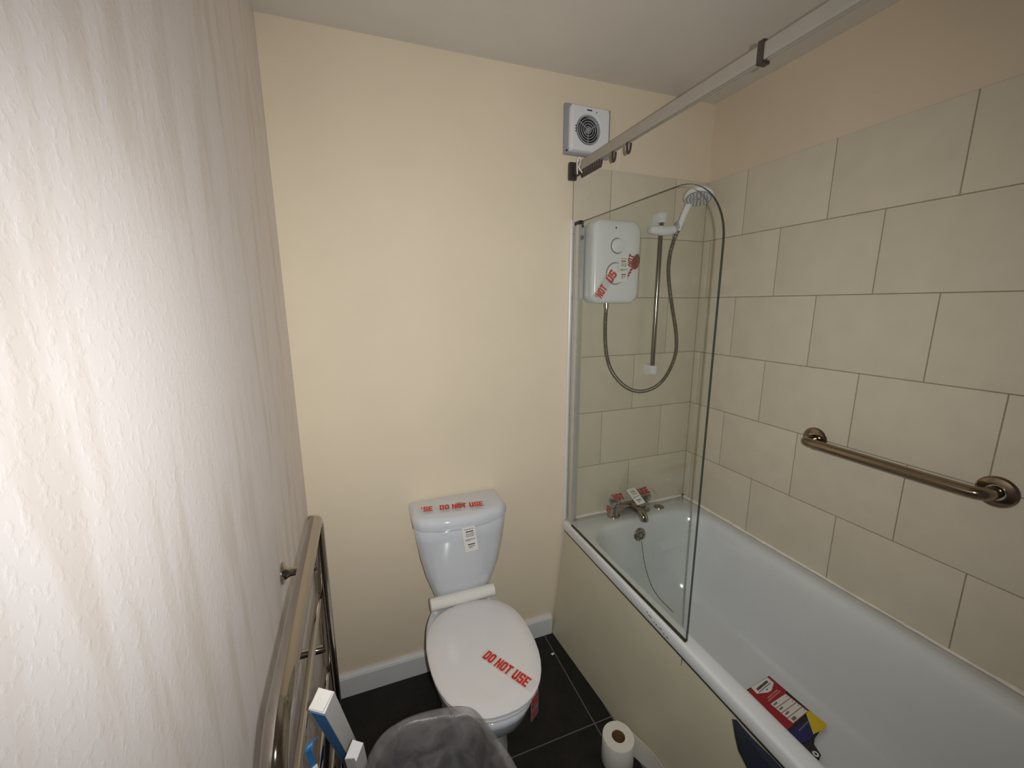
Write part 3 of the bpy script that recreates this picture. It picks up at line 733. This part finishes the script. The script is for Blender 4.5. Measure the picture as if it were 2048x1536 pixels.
# ------------------------------------------------------------------ towel rail
tr_ = thing('towel_rail', 'tubular chrome towel rail fixed to the left wall', 'towel rail', (.086, -.77, .12))
RX, RY0, RY1, RZ0, RZ1 = .087, -.487, -1.075, .10, 1.032
def arc(cy, cz, r, a0, a1, n=9): return [(RX, cy + r * math.cos(a0 + (a1 - a0) * i / (n - 1)), cz + r * math.sin(a0 + (a1 - a0) * i / (n - 1))) for i in range(n)]
ra, rb = .030, .075
loop = [(RX, RY0, .30), (RX, RY0, .7)] + arc(RY0 - ra, RZ1 - ra, ra, 0, PI / 2) + [(RX, -.7, RZ1 + .004), (RX, -.85, RZ1 + .004)] + arc(RY1 + rb, RZ1 - rb, rb, PI / 2, PI) + [(RX, RY1, .7), (RX, RY1, .3)] + arc(RY1 + rb, RZ0 + rb, rb, PI, 1.5 * PI) + [(RX, -.7, RZ0)] + arc(RY0 - ra, RZ0 + ra, ra, 1.5 * PI, 2 * PI)
mb = MB(); mb.tube(loop, .0155, 20, closed=True); part('frame', mb, M_chrome, tr_, angle=80)
for z in (.822, .60, .40, .22):
    mb = MB(); mb.tube([(.077, RY0, z), (.077, RY1, z)], .0075, 14); part('bar', mb, M_chrome, tr_)
for z in (.90, .66):
    for y in (RY0 - .004, RY1 + .004):
        mb = MB(); mb.tube([(.001, y, z), (.004, y, z), (.007, y, z), (.018, y, z), (RX, y, z)], [.026, .026, .016, .0105, .0095], 18); part('wall_stem', mb, M_chrome, tr_)

# ------------------------------------------------------------------ cartons wedged between rail and bin
def obox(T, B, e1, hw, hd, mb=None, t0=0.0, t1=1.0):
    T, B = Vector(T), Vector(B); a = (T - B).normalized(); e1 = (Vector(e1) - a * a.dot(Vector(e1))).normalized(); e2 = a.cross(e1)
    mb = mb or MB(); L_ = T - B
    r0, r1 = B + L_ * t0, B + L_ * t1
    mb.loft([[r + e1 * x + e2 * y for x, y in ((-hw, -hd), (hw, -hd), (hw, hd), (-hw, hd))] for r in (r0, r1)])
    return mb, a, e1, e2
ct = thing('long_carton', 'long slim white carton with a blue side leaning by the towel rail', 'carton', (.13, -.42, 0))
T, B = (.1055, -.812, .828), (.134, -.36, .012)
e1_ = Vector((1, -.62, 0))
mb, ax, q1, q2 = obox(T, B, e1_, .0155, .017); part('body', mb, M_box, ct, smooth=False)
Tv, Bv = Vector(T), Vector(B)
def face_panel(side, off, hw0, t0, t1, thick):   # thin printed panel on a long side
    mb = MB(); L_ = Tv - Bv; c0, c1 = Bv + L_ * t0 + side * off, Bv + L_ * t1 + side * off
    ww = ax.cross(side).normalized()
    mb.prism([c0 - ww * hw0, c0 + ww * hw0, c1 + ww * hw0, c1 - ww * hw0], side * thick); return mb
sideF = q2 if q2.y < -0.2 else -q2
part('blue_side', face_panel(sideF, .0171, .0140, .0, .985, .0005), M_blue, ct, smooth=False)
fl_ = MB(); tp = Tv + ax * .001
fl_.prism([tp + q1 * -.015 + q2 * -.016, tp + q1 * .012 + q2 * -.016, tp + q1 * .014 + q2 * .014, tp + q1 * -.012 + q2 * .016], ax * .004)
part('end_flap', fl_, M_paper, ct, smooth=False)
ct2 = thing('small_carton', 'shorter open white carton standing between the long carton and the bin', 'carton', (.15, -.62, 0))
mb, a2, r1_, r2_ = obox((.148, -.770, .640), (.158, -.50, .012), e1_, .012, .016); part('body', mb, M_box, ct2, smooth=False)
mb = MB(); tp = Vector((.148, -.770, .640)); mb.prism([tp + r1_ * -.012 + r2_ * -.016, tp + r1_ * .012 + r2_ * -.016, tp + r1_ * .010 + r2_ * -.016 + a2 * .022], r2_ * .0015); part('end_flap', mb, M_box, ct2, smooth=False)
ps = thing('plastic_sleeve', 'white plastic sleeve with a blue top hooked between towel rail and long carton', 'packaging', (.095, -.93, .8))
def ribbon(pts, wv, th):
    mb = MB(); pts = smooth_path(pts, 2); wv = Vector(wv); vs = []; fs = []
    for i, p in enumerate(pts):
        d = (pts[min(i + 1, len(pts) - 1)] - pts[max(i - 1, 0)]).normalized(); n_ = d.cross(wv).normalized() * th
        vs += [p - wv, p + wv, p + wv + n_, p - wv + n_]
    k = len(pts)
    for i in range(k - 1):
        for j in range(4): fs.append((4 * i + j, 4 * i + (j + 1) % 4, 4 * i + 4 + (j + 1) % 4, 4 * i + 4 + j))
    fs += [(0, 1, 2, 3), (4 * k - 4, 4 * k - 3, 4 * k - 2, 4 * k - 1)]
    return mb.add(vs, fs)

# ------------------------------------------------------------------ waste bin with liner
bn = thing('waste_bin', 'dark waste bin in front of the toilet with a grey see-through liner', 'bin', (.325, -.87, 0))
rim = [(.170, -.715), (.192, -.682), (.225, -.662), (.275, -.651), (.335, -.660), (.395, -.672), (.425, -.690), (.442, -.730), (.462, -.795), (.482, -.870), (.492, -.95), (.484, -1.03), (.450, -1.065), (.38, -1.075), (.28, -1.075), (.20, -1.065), (.165, -1.03), (.156, -.94), (.155, -.85), (.160, -.77)]
rimv = smooth_path([Vector((x, y, 0)) for x, y in rim] + [Vector((rim[0][0], rim[0][1], 0))], 2)[:-1]
C0 = Vector((.325, -.87, 0))
def rs(k, z, wob=0, seed=0, freq=0):
    rnd = random.Random(seed); ph = rnd.uniform(0, 6)
    out = []
    for i, p in enumerate(rimv):
        a = math.atan2(p.y - C0.y, p.x - C0.x); kk = k * (1 + wob * (math.sin(freq * a + ph) + .6 * math.sin(freq * 1.7 * a + 2 * ph)))
        out.append(C0 + (p - C0) * kk + Vector((0, 0, z + (wob * .18 * math.sin(freq * .6 * a + ph)))))
    return out
mb = MB(); mb.loft([rs(.70, .004), rs(.78, .02), rs(.93, .530), rs(.93, .536), rs(.90, .536), rs(.90, .52), rs(.75, .03)], cap0=True, cap1=True); part('body', mb, M_bindark, bn)
mb = MB(); mb.loft([rs(1.03, .36, .03, 1, 9), rs(1.02, .42, .025, 1, 9), rs(1.005, .50, .015, 1, 8), rs(1.0, .540, .008, 2, 6), rs(.985, .549, .006, 2, 6), rs(.94, .551, .008, 2, 6), rs(.885, .540, .012, 3, 7), rs(.84, .500, .03, 4, 7), rs(.78, .43, .06, 5, 8), rs(.66, .38, .09, 6, 8), rs(.42, .33, .12, 7, 6), rs(.18, .31, .1, 8, 5)], cap0=False, cap1=True)
lo = part('liner', mb, M_liner, bn, angle=70); lo['label'] = 'grey translucent plastic liner'

# ------------------------------------------------------------------ toilet roll
rl = thing('toilet_roll', 'white toilet roll standing on the dark floor beside the bath panel', 'toilet roll', (.950, -.592, 0))
RCN = Vector((.950, -.592, 0))
mb = MB(); mb.lathe([(.0225, .001), (.052, .001), (.0535, .004), (.0535, .098), (.052, .101), (.0225, .101), (.0225, .001)], RCN, (0, 0, 1), 40); part('roll', mb, M_tissue, rl, angle=50)
mb = MB(); mb.lathe([(.0222, .0015), (.0222, .099), (.0205, .099), (.0205, .0015)], RCN, (0, 0, 1), 28, closed=True); part('core', mb, M_card, rl)
mb = MB(); vs = []; pth = []
for i in range(5):
    a = 1.1 - i * .22; pth.append(RCN + Vector((.0545 * math.cos(a), .0545 * math.sin(a), 0)))
pth += [RCN + Vector((.068, -.030, 0)), RCN + Vector((.082, -.060, 0)), RCN + Vector((.090, -.10, 0)), RCN + Vector((.088, -.15, 0)), RCN + Vector((.068, -.20, 0)), RCN + Vector((.04, -.22, 0))]
pth = smooth_path(pth, 2)
vs = []; fs = []
for i, p in enumerate(pth):
    k = i / (len(pth) - 1); top = .100 - .03 * k * k
    for (dx, z) in ((0, .001), (0, top * .5), (-.004 * k, top), (-.004 * k - .0012, top), (-.0012, top * .5), (-.0012, .001)): vs.append(p + Vector((dx, 0, z)))
for i in range(len(pth) - 1):
    for j in range(6): fs.append((6 * i + j, 6 * i + (j + 1) % 6, 6 * i + 6 + (j + 1) % 6, 6 * i + 6 + j))
mb.add(vs, fs); part('loose_sheet', mb, M_tissue, rl)

# ------------------------------------------------------------------ inspection tag lying in the bath
tg = thing('inspection_tag', 'red, blue and yellow printed tag in a black holder lying in the bath', 'tag', (1.46, -.78, .2))
ZT_ = .203
A0 = Vector((1.425, -.690, ZT_)); A1 = Vector((1.535, -.672, ZT_))
d1 = (A1 - A0).normalized(); d2 = Vector((d1.y, -d1.x, 0))
if d2.y > 0: d2 = -d2
O = A1 - d1 * .110
def T2(a, b_, z=0): return O + d1 * a + d2 * b_ + Vector((0, 0, z))
def poly(pts, z, th=.0006): return MB().prism([T2(a, b_, z) for a, b_ in pts], (0, 0, th))
mb = MB(); mb.prism([T2(a, b_) for a, b_ in [(-.02, -.004), (.112, .005), (.098, .118), (.094, .150), (.085, .192), (.012, .198), (-.012, .206), (-.028, .232), (-.05, .236), (-.07, .225), (-.06, .12)]], (0, 0, .004)); part('holder', mb, M_black, tg, smooth=False)
part('red_field', poly([(-.02, 0), (.109, .008), (.101, .070), (.092, .072), (.090, .145), (-.045, .142)], .0042), M_cred, tg, smooth=False)
part('white_header', poly([(.008, -.001), (.100, .006), (.096, .030), (.060, .042), (.040, .040), (.002, .023)], .0049), M_paper, tg, smooth=False)
mb = MB()
for k in range(4):
    a0 = .005 - .0012 * k; a1 = .0875 - .0006 * k
    mb.prism([T2(a, b_, .0049) for a, b_ in ((a0, .0675 + .0186 * k), (a1, .0735 + .0180 * k), (a1, .0895 + .0180 * k), (a0, .0840 + .0186 * k))], (0, 0, .0005))
part('white_panel', mb, M_paper, tg, smooth=False)
part('navy_field', poly([(-.045, .147), (.050, .157), (.062, .150), (.068, .150), (.017, .192), (-.012, .195), (-.045, .185)], .0046), M_cblue, tg, smooth=False)
part('yellow_field', poly([(.072, .145), (.088, .144), (.093, .150), (.091, .196), (.077, .201), (.018, .191)], .0052), M_cyel, tg, smooth=False)
rnd = random.Random(9); g = MB(); dk = MB(); pk = MB()
bars(dk, T2(0, 0, .0057), d1, d2, words(.018, .084, .011, .008, rnd, gap=.0006, lo=.002, hi=.005) + words(.014, .088, .023, .0022, rnd)); bars(dk, T2(0, 0, .0057), d1, d2, [(.046, .030, .052, .034)])
for k in range(4): bars(g, T2(0, 0, .0057), d1, d2, words(.010, .030, .073 + .0186 * k, .009 if k == 3 else .005, rnd, gap=.0006)); bars(g, T2(0, 0, .0057), d1, d2, [(.079, .080 + .018 * k, .083, .083 + .018 * k)])
bars(pk, T2(0, 0, .0050), d1, d2, words(.018, .080, .049, .004, rnd) + words(.010, .084, .056, .004, rnd))
bars(dk, T2(0, 0, .0056), d1, d2, [(.075, .174, .082, .180)]); bars(g, T2(0, 0, .0054), d1, d2, words(-.010, .050, .160, .004, rnd, gap=.001))
part('dark_print', dk, M_dink, tg, smooth=False); part('grey_print', g, M_ink, tg, smooth=False); part('pale_print', pk, M_pink, tg, smooth=False)
mb = MB(); mb.lathe([(.004, .0042), (.0085, .0045), (.0085, .0055), (.004, .0058)], T2(-.040, .223), (0, 0, 1), 18, closed=True); part('eyelet', mb, M_paper, tg)

# ------------------------------------------------------------------ navy bag against the panel
nb = thing('fabric_bag', 'dark navy fabric bag leaning on the bath panel under the rim', 'bag', (.99, -1.2, 0))
mb = MB(); rings = []
for z, y0 in ((.002, -1.36), (.10, -1.31), (.20, -1.235), (.30, -1.16), (.40, -1.06), (.453, -.993), (.473, -.960), (.496, -.946), (.526, -.932)):
    t = z / .526; y1 = -1.64; xo = .955 + .063 * t; xi = 1.0355
    ring = []
    for i in range(24):
        a = 2 * PI * i / 24; c_, s_ = math.cos(a), math.sin(a)
        px = (xi + xo) / 2 + (xi - xo) / 2 * math.copysign(abs(c_) ** .6, c_); py = (y0 + y1) / 2 + (y0 - y1) / 2 * math.copysign(abs(s_) ** .45, s_)
        ring.append(Vector((min(px + .003 * math.sin(7 * a + 5 * t), xi), py, z)))
    rings.append(ring)
mb.loft(rings); part('body', mb, M_navy, nb, angle=80)

# ------------------------------------------------------------------ scrap on the floor
bm = bmesh.new(); bmesh.ops.create_icosphere(bm, subdivisions=1, radius=1); rnd = random.Random(11)
for v in bm.verts: v.co = Vector((v.co.x * .009, v.co.y * .005, v.co.z * .003)) * (1 + rnd.uniform(-.3, .3))
mb = MB(); mb.bm(bm)
for v in mb.v: v += Vector((.934, -.124, .0032))
mb.org = (.934, -.124, 0); tag(part('paper_scrap', mb, M_paper, smooth=False), 'tiny white paper scrap on the dark floor near the bath panel', 'scrap')

# sleeve, hooked on the rail bar
part('blue_fold', ribbon([(.098, -.905, .80), (.098, -.925, .85), (.100, -.94, .875), (.104, -.93, .88), (.106, -.91, .86)], (.0035, .002, 0), .002), M_blue, ps)
part('white_fold', ribbon([(.098, -.905, .80), (.100, -.90, .74), (.104, -.905, .66), (.108, -.91, .58)], (.0045, .003, 0), .002), M_box, ps)
